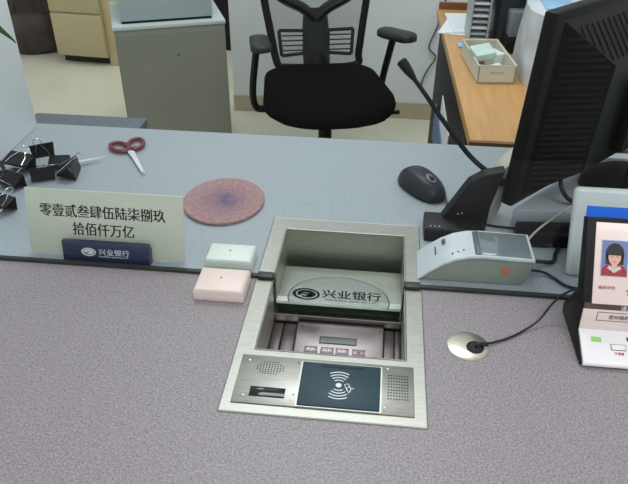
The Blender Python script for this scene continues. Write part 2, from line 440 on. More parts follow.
mb.box(WX0+.0003, WX0+.0022, GY0-.001, GY1+.001, TZ, CT+.006); mb.box(WX1-.0022, WX1-.0003, GY0-.001, GY1+.001, TZ, CT+.006)
mb.build('seal', M['seal'], gs)
mb = MB(gs.location); mb.box(GL+.002, GR_-.002, GY0, GY1, TZ, TZ+.0125, bev=.001); mb.build('lower_edge', M['edge'], gs)
mb = MB(gs.location); mb.box(GL+.002, GR_-.002, GY0, GY1, TZ+.0125, TZ+.018, bev=.0006); mb.build('edge_highlight', M['edge_highlight'], gs)  # strip painted bright as the highlight above the lower edge
# etched oval and bank sign on the tongue
OY = GY0-.0006
op = []
ocx, ocz, orx, orz = -.042, .733, .076, .038
for k in range(61):
    a = math.pi*(k/60)*1.16-.08*math.pi
    op.append((ocx+orx*math.cos(a), max(TZ+.0185, ocz-.012+orz*1.3*math.sin(a)*.92)))
mb = MB(gs.location); mb.prism(op, 'y', OY-.0002, OY+.0004)
ov = tag(mb.build('etched_oval', M['frost'], gs), 'frosted oval on the glass')
mb = MB(gs.location); mb.tube([(x, OY-.0006, z) for x, z in op], .0011, 6); mb.build('oval_outline', M['etch'], ov)
fm = basis((-.0905, OY-.0006, .7305), (1, 0, 0), (0, 0, 1))
mb = MB(gs.location); swirl_logo(mb, fm, .0205, .0110); mb.build('logo', M['ink'], ov)
text('lettering', '兴业银行', .02, basis((-.0225, OY-.0006, .7335), (1, 0, 0), (0, 0, 1)), M['ink'], ov, w=.087, h=.0155, off=gs.location, bold=.0002)
text('lettering', 'INDUSTRIAL BANK CO.,LTD.', .004, basis((-.0225, OY-.0006, .7215), (1, 0, 0), (0, 0, 1)), M['ink'], ov, w=.078, h=.0026, off=gs.location)

# ---------------------------------------------------------------- deal tray
tr = thing('deal_tray', 'brushed steel deal tray set into the counter under the glass', 'deal tray', (-.043, .739, CT))
mb = MB(tr.location)
FX0, FX1, FY0, FY1 = -.165, .0785, .523, .955
T = .0016
for a in ((FX0, WX0, FY0, FY1), (WX1, FX1, FY0, FY1), (WX0, WX1, FY0, WY0), (WX0, WX1, WY1, FY1)):
    mb.box(*a, CT, CT+T)
bmesh.ops.remove_doubles(mb.bm, verts=mb.bm.verts, dist=1e-5)
bmesh.ops.dissolve_limit(mb.bm, angle_limit=.01, verts=mb.bm.verts, edges=mb.bm.edges)
mb.build('rim', M['steel'], tr)
mb = MB(tr.location)   # rounded lip round the opening
t2 = .0022
lip = [(WX0, WY0), (WX1, WY0), (WX1, WY1), (WX0, WY1)]
for (xa, ya), (xb, yb) in zip(lip, lip[1:]+lip[:1]): mb.tube([(xa, ya, CT+.0012), (xb, yb, CT+.0012)], .0016, 8)
lo = [(FX0, FY0), (FX1, FY0), (FX1, FY1), (FX0, FY1)]
for (xa, ya), (xb, yb) in zip(lo, lo[1:]+lo[:1]): mb.tube([(xa, ya, CT+.0004), (xb, yb, CT+.0004)], .0014, 8)
mb.build('lip', M['steel_plate'], tr)
mb = MB(tr.location)   # well walls and floor
BZ = .655
mb.box(WX0-.003, WX0, WY0, WY1, BZ, CT+.001); mb.box(WX1, WX1+.003, WY0, WY1, BZ, CT+.001)
mb.box(WX0-.003, WX1+.003, WY1, WY1+.003, BZ, CT+.001); mb.box(WX0-.003, WX1+.003, WY0-.003, WY0, BZ, CT+.001)
mb.box(WX0-.003, WX1+.003, WY0, WY1, BZ-.003, BZ)
mb.build('well', M['steel_side'], tr)
mb = MB(tr.location)   # middle shelf the glass dips to, folded front edge
mb.box(WX0+.0005, WX1-.0005, .773, .899, .690, .692)
mb.box(WX0+.0005, WX1-.0005, .773, .775, .670, .692)
mb.tube([(WX0+.0005, .7735, .6912), (WX1-.0005, .7735, .6912)], .0013, 8)
tag(mb.build('shelf', M['steel_plate'], tr), 'flat steel shelf under the glass')
MB(tr.location).box(WX0+.003, WX1-.003, .897, .921, BZ+.0005, BZ+.004).build('gap_shade', M['darkhole'], tr)  # dark strip standing in for the shade behind the shelf
mb = MB(tr.location); mb.lathe([(.0022, 0), (.0022, .0008), (.001, .0014)], n=12, mtx=basis((-.045, WY1-.0006, .729), (1, 0, 0), (0, 0, 1))); mb.build('screw', M['chrome'], tr)

# customer keypad in the front half of the well
kp = thing('password_keypad', 'metal keypad with a painted rosy reflection and a small LCD lying in the front of the tray', 'keypad', (-.04, .70, BZ))
KO = kp.location
mb = MB(KO)
mb.prism([(.632, BZ+.0005), (.771, BZ+.0005), (.771, .684), (.765, .6865), (.642, .668)], 'x', -.1020, .0290, bev=.0025)
mb.build('body', M['keypad'], kp)
for xa, xb in ((-.1385, -.1235), (-.1225, -.1025), (.0295, .0450), (.0455, .0540)):
    MB(KO).box(xa, xb, .634, .770, BZ+.0005, .678, bev=.002).build('side_block', M['keypad'], kp)
ks = (.6865-.668)/(.765-.642); ka = Vector((0, 1, ks)).normalized()
def kz(y): return .668+(y-.642)*ks
def kbox(mb, x0, x1, y0, y1, h, bev=0):
    m = basis(((x0+x1)/2, (y0+y1)/2, kz((y0+y1)/2)), (1, 0, 0), ka); mb.box(-(x1-x0)/2, (x1-x0)/2, -(y1-y0)/2, (y1-y0)/2, -.001, h, bev=bev, mtx=m)
mb = MB(KO); kbox(mb, -.064, -.012, .7285, .7385, .0006); tag(mb.build('display', M['lcd'], kp), 'green grey LCD window')
mb = MB(KO); kbox(mb, -.0655, -.0105, .727, .7405, .0003); mb.build('display_bezel', M['darkhole'], kp)
for i, x in enumerate((-.0765, -.0525, -.0305, -.0065)):
    for j, y in enumerate((.7135, .695, .677)):
        mb = MB(KO); kbox(mb, x-.0095, x+.0095, y-.006, y+.006, .0022, bev=.0008); k = mb.build('key', M['keybtn'], kp)
        if j == 0:
            mtx = basis((x, y, kz(y)+.0024), (1, 0, 0), ka)
            if i == 3:
                mb = MB(KO)
                for s in (1, -1): mb.box(-.0035, .0035, -.0007, .0007, 0, .0003, mtx=mtx @ Matrix.Rotation(R(38*s), 4, 'Z'))
                mb.build('mark', M['red'], k)
            else:
                mb = MB(KO)
                for u, (a_, b_) in enumerate(((-.0055, .003), (-.003, .0022), (.0015, .0026), (.004, .002))): mb.box(a_, a_+.0014, -b_, b_, 0, .0003, mtx=mtx)
                mb.build('mark', M['white_ink'], k)
mb = MB(KO)
for x, y in ((-.094, .757), (.023, .757)):
    mb = MB(KO); mb.lathe([(.0014, 0), (.0012, .0006)], n=10, mtx=basis((x, y, kz(y)-.0003), (1, 0, 0), ka)); mb.build('screw', M['darkhole'], kp)

# control plate with speaker holes and card pad, on the tray rim
cp = thing('control_plate', 'steel plate with speaker grilles and a dark window on the tray front', 'control panel', (-.045, .577, CT+T))
CO = cp.location; PZ = CT+T+.0016
mb = MB(CO); mb.box(-.1535, .0645, .5365, .6175, CT+T, PZ, bev=.0007); mb.build('plate', M['steel'], cp)
mb = MB(CO)
for j in range(7):
    for i in range(10):
        x = -.1145+(i-4.5)*.0036; y = .5965+(j-3)*.0033
        if abs(i-4.5)/5.2 + abs(j-3)/5.6 < 1.12 and math.hypot((i-4.5)/5.3, (j-3)/3.7) < 1:
            mb.lathe([(.0010, 0), (.0010, .0002)], c=(x, y), n=8, mtx=Matrix.Translation((0, 0, PZ-.0001)))
tag(mb.build('speaker_grille', M['darkhole'], cp), 'oval grille of small holes')
mb = MB(CO)
for j in range(9):
    for i in range(8):
        mb.lathe([(.0011, 0), (.0011, .0002)], c=(.0335+i*.0033, .5615+j*.0048), n=8, mtx=Matrix.Translation((0, 0, PZ-.0001)))
tag(mb.build('speaker_grille', M['darkhole'], cp), 'square grille of small holes')
MB(CO).box(-.1335, -.0905, .5475, .5635, PZ-.001, PZ+.0004, bev=.0003).build('dark_window', M['screen'], cp)
mb = MB(CO)
for x, y in ((-.0805, .609), (-.0800, .555)):
    mb = MB(CO); mb.lathe([(.0011, 0), (.0011, .0003)], c=(x, y), n=10, mtx=Matrix.Translation((0, 0, PZ-.0001))); mb.build('microphone_hole', M['darkhole'], cp)
for x, y in ((-.143, .608), (-.140, .548), (.0325, .6115), (.0300, .5465)):
    mb = MB(CO); mb.lathe([(.0020, 0), (.0019, .0005), (.0012, .0007)], c=(x, y), n=14, mtx=Matrix.Translation((0, 0, PZ-.0001))); mb.build('screw', M['steel_plate'], cp)
cd = thing('card_reader_pad', 'dark teal contactless card pad on the steel tray front', 'card reader', (-.026, .574, PZ))
DO = cd.location; DZ = PZ+.0024
mb = MB(DO); mb.box(-.0765, .0255, .5370, .6125, PZ, PZ+.0008); mb.build('frame', M['steel_plate'], cd)
mb = MB(DO); mb.box(-.0745, .0235, .5390, .6105, PZ+.0003, DZ, bev=.0006); mb.build('pad', M['teal'], cd)
MB(DO).box(-.050, .0035, .6030, .6060, DZ-.001, DZ+.0002).build('card_slot', M['darkhole'], cd)
mb = MB(DO)
cx0, cy0 = -.0270, .5740
mb.lathe([(.0036, 0), (.0036, .0003)], c=(cx0, cy0), n=20, mtx=Matrix.Translation((0, 0, DZ)))
for s in (1, -1):
    for k, (rad, half) in enumerate(((.0085, 38), (.0130, 40), (.0175, 38), (.0220, 30))):
        if s == 1 and k == 3: half = 32
        a0, a1, n = 90*s-half, 90*s+half, 10
        for q in range(n):
            A, B = R(a0+(a1-a0)*q/n), R(a0+(a1-a0)*(q+1)/n)
            r0, r1 = rad-.00065, rad+.00065
            mb.prism([(cx0+r0*math.cos(A), cy0+r0*math.sin(A)), (cx0+r1*math.cos(A), cy0+r1*math.sin(A)), (cx0+r1*math.cos(B), cy0+r1*math.sin(B)), (cx0+r0*math.cos(B), cy0+r0*math.sin(B))], 'z', DZ, DZ+.0003)
def stroke(mb, pts, wd, z, h=.0003, mtx=None):
    for (xa, ya), (xb, yb) in zip(pts, pts[1:]):
        dx, dy = xb-xa, yb-ya; l = math.hypot(dx, dy); nx, ny = -dy/l*wd/2, dx/l*wd/2
        mb.prism([(xa+nx, ya+ny), (xa-nx, ya-ny), (xb-nx, yb-ny), (xb+nx, yb+ny)], 'z', z, z+h, mtx=mtx)
hx, hy = -.0160, .5710
stroke(mb, [(hx-.004, hy+.005), (hx+.001, hy+.0065), (hx+.003, hy+.001), (hx-.002, hy-.0005), (hx-.004, hy+.005)], .0007, DZ)
stroke(mb, [(hx+.001, hy+.003), (hx+.0035, hy+.0005), (hx+.004, hy-.004), (hx+.0015, hy-.009)], .0010, DZ)
stroke(mb, [(hx-.0015, hy-.001), (hx-.0005, hy-.004), (hx+.001, hy-.006)], .0012, DZ)
stroke(mb, [(hx+.0045, hy-.0005), (hx+.008, hy-.001)], .0010, DZ)
mb.build('contactless_symbol', M['white_ink'], cd)

# ---------------------------------------------------------------- small boxes either side of the glass
def small_box(name, label, x0, x1, y0, y1, m):
    t = thing(name, label, 'box', ((x0+x1)/2, (y0+y1)/2, CT), group='small white plastic boxes at the glass')
    mb = MB(t.location)
    mb.prism([(x0, y0), (x1, y0), (x1+.001, y1), (x0+.001, y1)], 'z', CT+.0003, CT+.012, bev=.0012)
    mb.build('base', m, t)
    mb = MB(t.location)
    e = .0015
    mb.loft([[(x0, y0, CT+.0115), (x1, y0, CT+.0115), (x1+.001, y1, CT+.0115), (x0+.001, y1, CT+.0115)],
             [(x0, y0, CT+.016), (x1, y0, CT+.016), (x1+.001, y1, CT+.016), (x0+.001, y1, CT+.016)],
             [(x0+e, y0+e, CT+.019), (x1-e, y0+e, CT+.019), (x1-e, y1-e, CT+.019), (x0+e, y1-e, CT+.019)],
             [(x0+.005, y0+.005, CT+.0208), (x1-.005, y0+.005, CT+.0208), (x1-.005, y1-.005, CT+.0208), (x0+.005, y1-.005, CT+.0208)]])
    mb.build('lid', m, t)
    mb = MB(t.location); mb.lathe([(.0016, CT+.0205), (.0016, CT+.0211)], c=((x0+x1)/2-.001, (y0+y1)/2+.002), n=12); mb.build('screw', M['readerdark'], t)
    return t
small_box('plastic_box', 'warm white plastic box in front of the glass, touching the tray rim', -.246, -.174, .722, .777, M['pinkbox'])
small_box('plastic_box', 'greenish white plastic box seen through the glass beside the tray', -.247, -.176, .796, .842, M['greenbox'])

# ---------------------------------------------------------------- number sign
sg = thing('counter_sign', 'ivory sign of Chinese numerals on a navy bank stand', 'sign', (-.40, .82, CT))
SO = sg.location
ang = math.atan2(.026, .100); su = Vector((0, math.sin(ang), math.cos(ang)))
sm = basis((-.4055, .8085, CT+.003), (1, 0, 0), su)
mb = MB(SO); mb.box(-.1235, .1235, 0, .104, -.0015, .0015, bev=.0006, mtx=sm); mb.build('panel', M['ivory'], sg)
text('lettering', '零壹贰叁肆伍陆柒捌玖', .02, sm @ Matrix.Translation((-.003, .0712, .0016)), M['blackink'], sg, w=.197, h=.0205, off=SO, bold=.0004)
text('lettering', '拾佰仟万亿', .02, sm @ Matrix.Translation((-.003, .0430, .0016)), M['blackink'], sg, w=.097, h=.0205, off=SO, bold=.0004)
mb = MB(SO); mb.prism([(.7930, CT+.0003), (.830, CT+.0003), (.816, CT+.010), (.806, CT+.034), (.7990, CT+.034)], 'x', -.470, -.333, bev=.0007); st = mb.build('stand', M['navy'], sg)
bm_ = basis((-.400, .79570, CT+.0175), (1, 0, 0), Vector((0, .006, .034)))
mb = MB(SO); swirl_logo(mb, bm_ @ Matrix.Translation((-.028, .001, .0004)), .0115, .0068); mb.build('logo', M['white_ink'], st)
text('lettering', '兴业银行', .012, bm_ @ Matrix.Translation((.012, .0020, .0004)), M['white_ink'], st, w=.048, h=.0105, off=SO)
text('lettering', 'INDUSTRIAL BANK CO.,LTD.', .003, bm_ @ Matrix.Translation((.011, -.0058, .0004)), M['white_ink'], st, w=.046, h=.0022, off=SO)

# ---------------------------------------------------------------- round mat, scissors, blade, clips
mb = MB(); mb.lathe([(.0700, 0.0003), (.0715, .002), (.0715, .005), (.070, .0062), (.060, .0058), (.02, .0054)], n=64, sy=1.12)
o = mb.build('round_mat', M['disc']); o.location = (-.263, .998, CT); tag(o, 'round dusty pink rubber mat with a violet worn centre', 'mat')

sc = thing('scissors', 'open-handled scissors with dark red grips on the counter', 'scissors', (-.487, 1.160, CT), -58)
def loop(cx, cy, rx, ry, rot, n=26):
    c, s = math.cos(R(rot)), math.sin(R(rot))
    return [(cx+rx*math.cos(2*math.pi*k/n)*c-ry*math.sin(2*math.pi*k/n)*s, cy+rx*math.cos(2*math.pi*k/n)*s+ry*math.sin(2*math.pi*k/n)*c, .006) for k in range(n)]
for s, z in ((1, 0), (-1, .001)):
    mb = MB(); mb.prism([(-.004, -.004*s), (.02, -.005*s), (.100, -.0005*s), (.100, .0005*s), (.02, .0045*s), (-.012, .008*s), (-.016, .004*s)], 'z', .004+z, .0055+z, mtx=Matrix.Rotation(R(1.2*s), 4, 'Z'))
    bl = mb.build('blade', M['blade'], sc)
    mb = MB(); mb.tube(loop(-.034, .0165*s, .0245, .0150, -22*s), .0042, 10, closed=True)
    mb.tube([(-.018, .011*s, .006), (-.008, .005*s, .006)], .0042, 8); mb.build('grip', M['red'], sc)
mb = MB(); mb.lathe([(.0028, .0055), (.0028, .0085), (.0015, .0092)], n=14); mb.build('pivot', M['chrome'], sc)

mb = MB(); mb.loft([[(-.042, -.004, .002), (-.042, .004, .002), (-.042, .004, .005), (-.042, -.004, .005)], [(.0, -.0035, .003), (.0, .0035, .003), (.0, .0035, .005), (.0, -.0035, .005)], [(.034, -.0004, .0035), (.034, .0004, .0035), (.034, .0004, .0042), (.034, -.0004, .0042)]])
o = mb.build('letter_opener', M['blade']); o.location = (-.558, 1.112, CT+.004); o.rotation_euler = (0, 0, R(33)); tag(o, 'bright pointed steel blade sticking out from under the clips', 'letter opener')

def binder_clip(loc, rot, label, size=.034, spread=(35, 150)):
    t = thing('binder_clip', label, 'binder clip', loc, group='black binder clips heaped on the counter')
    t.rotation_euler = tuple(R(a) for a in rot)
    s = size/2; d = size*.62; h = size*.30
    mb = MB()   # folded triangular body, open along the jaw
    out = [(-h, 0), (h, 0), (h*.18, d), (-h*.18, d)]
    th = .0009
    mb.prism([(-h, 0), (h, 0), (h, th), (-h, th)], 'x', -s, s)
    mb.prism([(-h, 0), (-h+th, 0), (-.0002, d), (-.0002-th, d)], 'x', -s, s)
    mb.prism([(h, 0), (h-th, 0), (.0002, d), (.0002+th, d)], 'x', -s, s)
    for yy in (-.0012, .0012): mb.tube([(-s, yy, d), (s, yy, d)], .0011, 6)
    mb.build('body', M['clip'], t)
    for sgn, a in ((1, spread[0]), (-1, spread[1])):
        L_ = size*1.0; wv = s*.72
        p2 = [(-s*.66, 0), (-s*.52, L_*.35), (-wv*.38, L_*.60), (-wv*.5, L_*.84), (-wv*.25, L_), (wv*.25, L_), (wv*.5, L_*.84), (wv*.38, L_*.60), (s*.52, L_*.35), (s*.66, 0)]
        pts = spline([(x, sgn*(.0025+y*math.cos(R(a))), d+y*math.sin(R(a))) for x, y in p2], 4)
        mb = MB(); mb.tube(pts, .0008, 6); mb.build('wire_handle', M['chrome'], t)
    return t
h0 = .011
binder_clip((-.640, 1.100, CT+.044), (158, -8, 14), 'black binder clip standing upright at the top of the heap', .040, (-60, 70))
binder_clip((-.560, 1.064, CT+.0175), (97, 0, -78), 'black binder clip lying at the heap end beside the letter opener', .050, (-62, 40))
binder_clip((-.672, 1.082, CT+.0155), (78, 4, -8), 'black binder clip lying broad spine outwards between upright clip and white board', .052, (-62, 60))
binder_clip((-.612, 1.032, CT+.0160), (-96, 0, 24), 'black binder clip lying in the near middle of the heap', .042, (30, -60))
binder_clip((-.712, 1.036, CT+.0165), (80, 0, 35), 'black binder clip close to the white board with handles splayed', .046, (-55, 45))
binder_clip((-.655, 1.018, CT+.0135), (-95, 0, 160), 'black binder clip nearest the sign side of the main heap', .042, (-58, 35))
binder_clip((-.630, .936, CT+.0130), (82, 0, -20), 'black binder clip lying apart, nearest the glass', .040, (-62, 50))
binder_clip((-.605, 1.096, CT+.0130), (-92, 0, 190), 'black binder clip half hidden in the middle of the heap', .038, (30, 60))

# ---------------------------------------------------------------- computer mouse
ms = thing('computer_mouse', 'dark grey computer mouse on the staff counter', 'mouse', (.088, 1.083, CT), -56)
def mouse_shell(z0, z1, grow):
    rings = []
    n = 28
    for k in range(9):
        t = k/8; ph = t*math.pi/2
        zz = z0+(z1-z0)*math.sin(ph); sc_ = math.cos(ph)**.75 if k < 8 else .03
        ring = []
        for i in range(n):
            a = 2*math.pi*i/n; ca, sa = math.cos(a), math.sin(a)
            x = .056*math.copysign(abs(ca)**.8, ca); y = .031*math.copysign(abs(sa)**.8, sa)*(1-.08*ca)
            zadd = 0
            ring.append(((x*sc_-.006*(1-sc_))*grow, y*sc_*grow, zz-.10*max(0, x*sc_)*(k/8)))
        rings.append(ring)
    return rings
mb = MB(); mb.loft(mouse_shell(.006, .038, 1)); mb.build('shell', M['mouseblack'], ms, 60)
mb = MB(); mb.loft([[(p[0], p[1], z) for p in mouse_shell(.006, .036, g)[0]] for z, g in ((.0005, .95), (.007, 1.01))]); mb.build('base', M['blackplastic'], ms)
mb = MB(); wm = basis((.022, 0, .0345), (1, 0, -.3), (0, 1, 0)); mb.lathe([(.0125, -.002), (.0125, .0012), (.010, .0022)], n=24, sy=.62, mtx=wm); mb.build('wheel_surround', M['readerdark'], ms)
mb = MB(); mb.lathe([(.0075, -.0035), (.0085, 0), (.0075, .0035)], n=20, mtx=basis((.022, 0, .0305), (1, 0, 0), (0, 0, 1))); mb.build('wheel', M['softblack'], ms)
mb = MB(); mb.tube([(.012, 0, .0372), (.020, 0, .0349)], .0005, 6); mb.tube([(.034, 0, .0295), (.047, 0, .0215)], .0005, 6); mb.build('button_seam', M['blackplastic'], ms)
o = MB(); o.tube(spline([(.128, 1.045, CT+.010), (.133, 1.020, CT+.003), (.148, .995, CT+.003), (.185, .975, CT+.003), (.225, .9665, CT+.003), (.32, .9675, CT+.003), (.44, .968, CT+.003)]), .002, 8)
tag(o.build('mouse_cable', M['cable']), 'thin black mouse cable running behind the intercom', 'cable')

# ---------------------------------------------------------------- intercom with slanted panel, gooseneck microphone
ic = thing('intercom_unit', 'black intercom box with an upright slanted back on the counter', 'intercom', (.13, .94, CT))
IO = ic.location
mb = MB(IO); mb.prism([(.912, CT+.0003), (.968, CT+.0003), (.966, CT+.026), (.918, CT+.022)], 'x', .086, .180, bev=.003); mb.build('base', M['blackplastic'], ic)
mb = MB(IO)
sl = [(.118, CT+.022), (.166, CT+.022), (.205, CT+.118), (.171, CT+.108), (.146, CT+.090)]
mb.prism([(.112, CT+.020), (.188, CT+.0005), (.190, CT+.050), (.204, CT+.117), (.172, CT+.108), (.150, CT+.092)], 'y', .948, .972, bev=.004)
mb.build('upright_panel', M['softblack'], ic)
mb = MB(IO)
for x in (.096, .103, .110):
    mb = MB(IO); mb.lathe([(.0016, 0), (.0012, .001)], c=(x, .925), n=10, mtx=Matrix.Translation((0, 0, CT+.0225))); mb.build('indicator', M['chrome'], ic)
mb = MB(IO)
for x, z in ((.140, .034), (.146, .036)):
    mb = MB(IO); mb.lathe([(.0018, 0), (.0012, .001)], n=10, mtx=basis((x, .9478, CT+z), (1, 0, 0), (0, 0, 1))); mb.build('indicator', M['chrome'], ic)

mc = thing('gooseneck_microphone', 'black gooseneck microphone arching over the counter', 'microphone', (.205, 1.005, CT))
MO = mc.location
mb = MB(MO)
mb.prism([(.188, CT+.0003), (.206, CT+.0003), (.214, CT+.03), (.218, CT+.08), (.236, CT+.118), (.224, CT+.122), (.206, CT+.100), (.190, CT+.060), (.182, CT+.030)], 'y', .985, 1.03, bev=.003)
tag(mb.build('base', M['beige'], mc), 'beige curved base')
path = spline([(.216, .977, CT+.080), (.203, .976, CT+.086), (.153, .980, CT+.121), (.101, .990, CT+.179), (.072, 1.0, CT+.214), (.049, 1.009, CT+.240)], 8)
mb = MB(MO)
mb.tube(path, [.0046-.0012*i/(len(path)-1) for i in range(len(path))], 12); mb.build('neck', M['softblack'], mc)
mb = MB(MO); mb.tube([(.204, .978, CT+.082), (.214, .978, CT+.080), (.216, .990, CT+.078)], .0065, 12); mb.build('coupling', M['blackplastic'], mc)
d = (path[-1]-path[-5]).normalized(); e0 = path[-1]
mb = MB(MO); mb.tube([e0-d*.006, e0, e0+d*.012, e0+d*.022, e0+d*.030, e0+d*.032], [.0034, .005, .0072, .0082, .0078, .005], 16); 
for k in range(7):
    q = e0+d*(.006+k*.0035); mb.tube([q, q+d*.0016], .0062+.0004*k, 16)
mb.build('microphone_head', M['softblack'], mc)

# ---------------------------------------------------------------- monitor seen from behind
mo = thing('computer_monitor', 'large black monitor seen from behind, slatted back', 'monitor', (.222, .952, CT), 47)
W_, Z0, Z1 = .42, .050, .360
mb = MB()
mb.box(0, W_, 0, .022, Z0, Z1, bev=.004); mb.build('bezel', M['monitor'], mo)
MB().box(.015, W_-.015, .0215, .0232, Z0+.018, Z1-.015).build('screen', M['screen'], mo)
D_ = -.055
A = [(.020, Z0+.012), (W_-.020, Z0+.012), (W_-.020, Z1-.012), (.020, Z1-.012)]
B = [(.098, Z0+.055), (W_-.098, Z0+.055), (W_-.098, Z1-.080), (.098, Z1-.080)]
mb = MB(); mb.loft([[(x, .002, z) for x, z in A], [(x, D_, z) for x, z in B]]); mb.build('back_shell', M['monitor'], mo)
def onleft(u, z_):   # point on the near sloping face: u 0..1 outward->inward
    return Vector((A[0][0]+(B[0][0]-A[0][0])*u, .002+(D_-.002)*u, z_))
mb = MB()
zA0, zA1, zB0, zB1 = A[0][1], A[3][1], B[0][1], B[3][1]
for k in range(26):
    z_ = zA0+.012+(zA1-zA0-.030)*k/25
    lim = min(1, (z_-zA0)/(zB0-zA0), (zA1-z_)/(zA1-zB1))
    if lim < .3: continue
    mb.tube([onleft(.12, z_), onleft(max(.13, lim*.92), z_)], .0022, 6)
for k in range(24):
    x_ = A[3][0]+.02+(A[2][0]-A[3][0]-.04)*k/23
    lim = min(1, (x_-A[3][0])/(B[3][0]-A[3][0]), (A[2][0]-x_)/(A[2][0]-B[2][0]))
    def pt(u): return Vector((x_, .002+(D_-.002)*u, zA1+(zB1-zA1)*u))
    if lim < .35: continue
    mb.tube([pt(.2), pt(lim*.9)], .0022, 6)
mb.build('vent_slats', M['slat'], mo)
mb = MB(); mb.box(.17, .30, D_-.02, D_+.002, Z0+.07, Z0+.19, bev=.006); mb.build('mount_boss', M['monitor'], mo)
for c_ in mo.children:   # the whole head leans back a little on its stand
    for v in c_.data.vertices: v.co.y -= (v.co.z-Z0)*.045
mb = MB(); mb.prism([(D_-.018, .12), (D_-.018, .20), (D_-.045, .19), (D_-.055, .042), (D_-.02, .042)], 'x', .215, .275, bev=.005); mb.build('stand_neck', M['monitor'], mo)
mb = MB(); mb.lathe([(.085, .0357), (.085, .040), (.075, .045), (.03, .048)], c=(.245, -.06), n=40, sy=.75); mb.build('stand_base', M['monitor'], mo)
mb = MB(); mb.tube(spline([(.10, -.02, .085), (.090, -.035, .065), (.105, -.05, .045), (.15, -.065, .040)]), .004, 8); mb.build('power_lead', M['cable'], mo)

# white box behind the monitor foot, black power brick, loose leads
b = MB((.36, 1.10, CT)).prism([(.232, .976), (.56, .976), (.56, 1.19), (.41, 1.19)], 'z', CT+.0003, CT+.035, bev=.003).build('plastic_case', M['lightgrey']); b.location = (.36, 1.10, CT)
tag(b, 'flat pale grey case under the foot of the black monitor', 'case')
pb = MB((0, 0, 0)).box(-.055, .075, -.022, .020, .0004, .026, bev=.004).build('power_adapter', M['blackplastic']); pb.location = (.290, .937, CT); pb.rotation_euler = (0, 0, R(4))
tag(pb, 'flat black power adapter between the card terminal and the monitor', 'power adapter')
def lead(name, label, pts, r, m):
    mb = MB(); mb.tube(spline(pts), r, 8); tag(mb.build(name, m), label, 'cable')
lead('beige_cable', 'thin beige cable sloping up beside the power adapter', [(.222, .884, CT+.0025), (.236, .892, CT+.012), (.262, .920, CT+.029), (.300, .962, CT+.034), (.33, .99, CT+.0385), (.37, 1.01, CT+.0385)], .0018, M['beige_cable'])
lead('power_cable', 'black power cable behind the silver card terminal', [(.236, .855, CT+.014), (.256, .862, CT+.010), (.283, .872, CT+.004), (.292, .895, CT+.004), (.30, .912, CT+.004)], .0032, M['cable'])
lead('data_cable', 'thin black cable leaving the side of the card terminal', [(.236, .835, CT+.012), (.262, .840, CT+.006), (.278, .830, CT+.003), (.289, .816, CT+.003), (.31, .808, CT+.003), (.37, .806, CT+.003)], .0022, M['cable'])

# ---------------------------------------------------------------- silver card terminal behind the glass
rd = thing('card_terminal', 'silver and grey wedge-shaped card terminal behind the glass', 'card terminal', (.155, .838, CT))
RO = rd.location
prof = [(.074, .7525), (.090, .768), (.108, .782), (.126, .792), (.145, .7975), (.165, .799), (.238, .797)]
mb = MB(RO)
lower = [(.078, .7505), (.222, .7505), (.234, .760), (.236, .7945)]
def rp(y0, y1):
    return [(x, z-.003) for x, z in prof]
mb.prism([(.076, .7503), (.222, .7503), (.234, .762), (.2375, .794)]+[(x, z-.003) for x, z in prof[::-1]][1:], 'y', .809, .874, bev=.0015)
mb.build('body', M['readerside'], rd)
rings = []
for y0, dz in ((.8065, -.0012), (.8075, .0006), (.8765, .0006), (.8775, -.0012)):
    rings.append([(x, y0, z+dz) for x, z in prof]+[(x, y0, z-.0028) for x, z in prof[::-1]])
mb = MB(RO); mb.loft(rings); mb.build('top_cover', M['readertop'], rd)
mb = MB(RO); mb.prism([(.163, .7985), (.234, .7972), (.234, .7992), (.163, .8005)], 'y', .812, .873, bev=.0004); mb.build('window', M['readerwin'], rd)
mb = MB(RO); mb.prism([(.153, .7985), (.162, .7985), (.162, .8015), (.155, .8003)], 'y', .812, .873, bev=.0004); mb.build('paper_slot', M['readerdark'], rd)
mb = MB(RO)
for x, y in ((.122, .822), (.130, .824), (.138, .826)):
    mb = MB(RO); mb.lathe([(.0015, 0), (.0013, .0008)], c=(x, y), n=10, mtx=Matrix.Translation((0, 0, .7915+(x-.122)*.28))); mb.build('indicator', M['blackink'], rd)
mb = MB(RO)
for k in range(7):
    m_ = basis((.0995, .858-.0032*k, .7765), (1, 0, .72), (0, 1, 0)); mb.box(-.0012, .0012, -.0010, .0010, 0, .0003, mtx=m_)
mb.build('small_print', M['readerdark'], rd)
mb = MB(RO)
for k in range(4):
    m_ = basis((.111, .8655-.0035*k, .7862), (1, 0, .62), (0, 1, 0)); mb.box(-.003, .003, -.001, .001, 0, .0004, mtx=m_)
mb.build('print_mark', M['blackink'], rd)
MB(RO).box(.194, .204, .8082, .8092, .770, .780).build('sticker', M['orange'], rd)
mb = MB(RO)
for x in (.095, .21):
    mb = MB(RO); mb.lathe([(.006, .7503-.0002), (.005, .7515)], c=(x, .82), n=12); mb.build('rubber_foot', M['softblack'], rd)

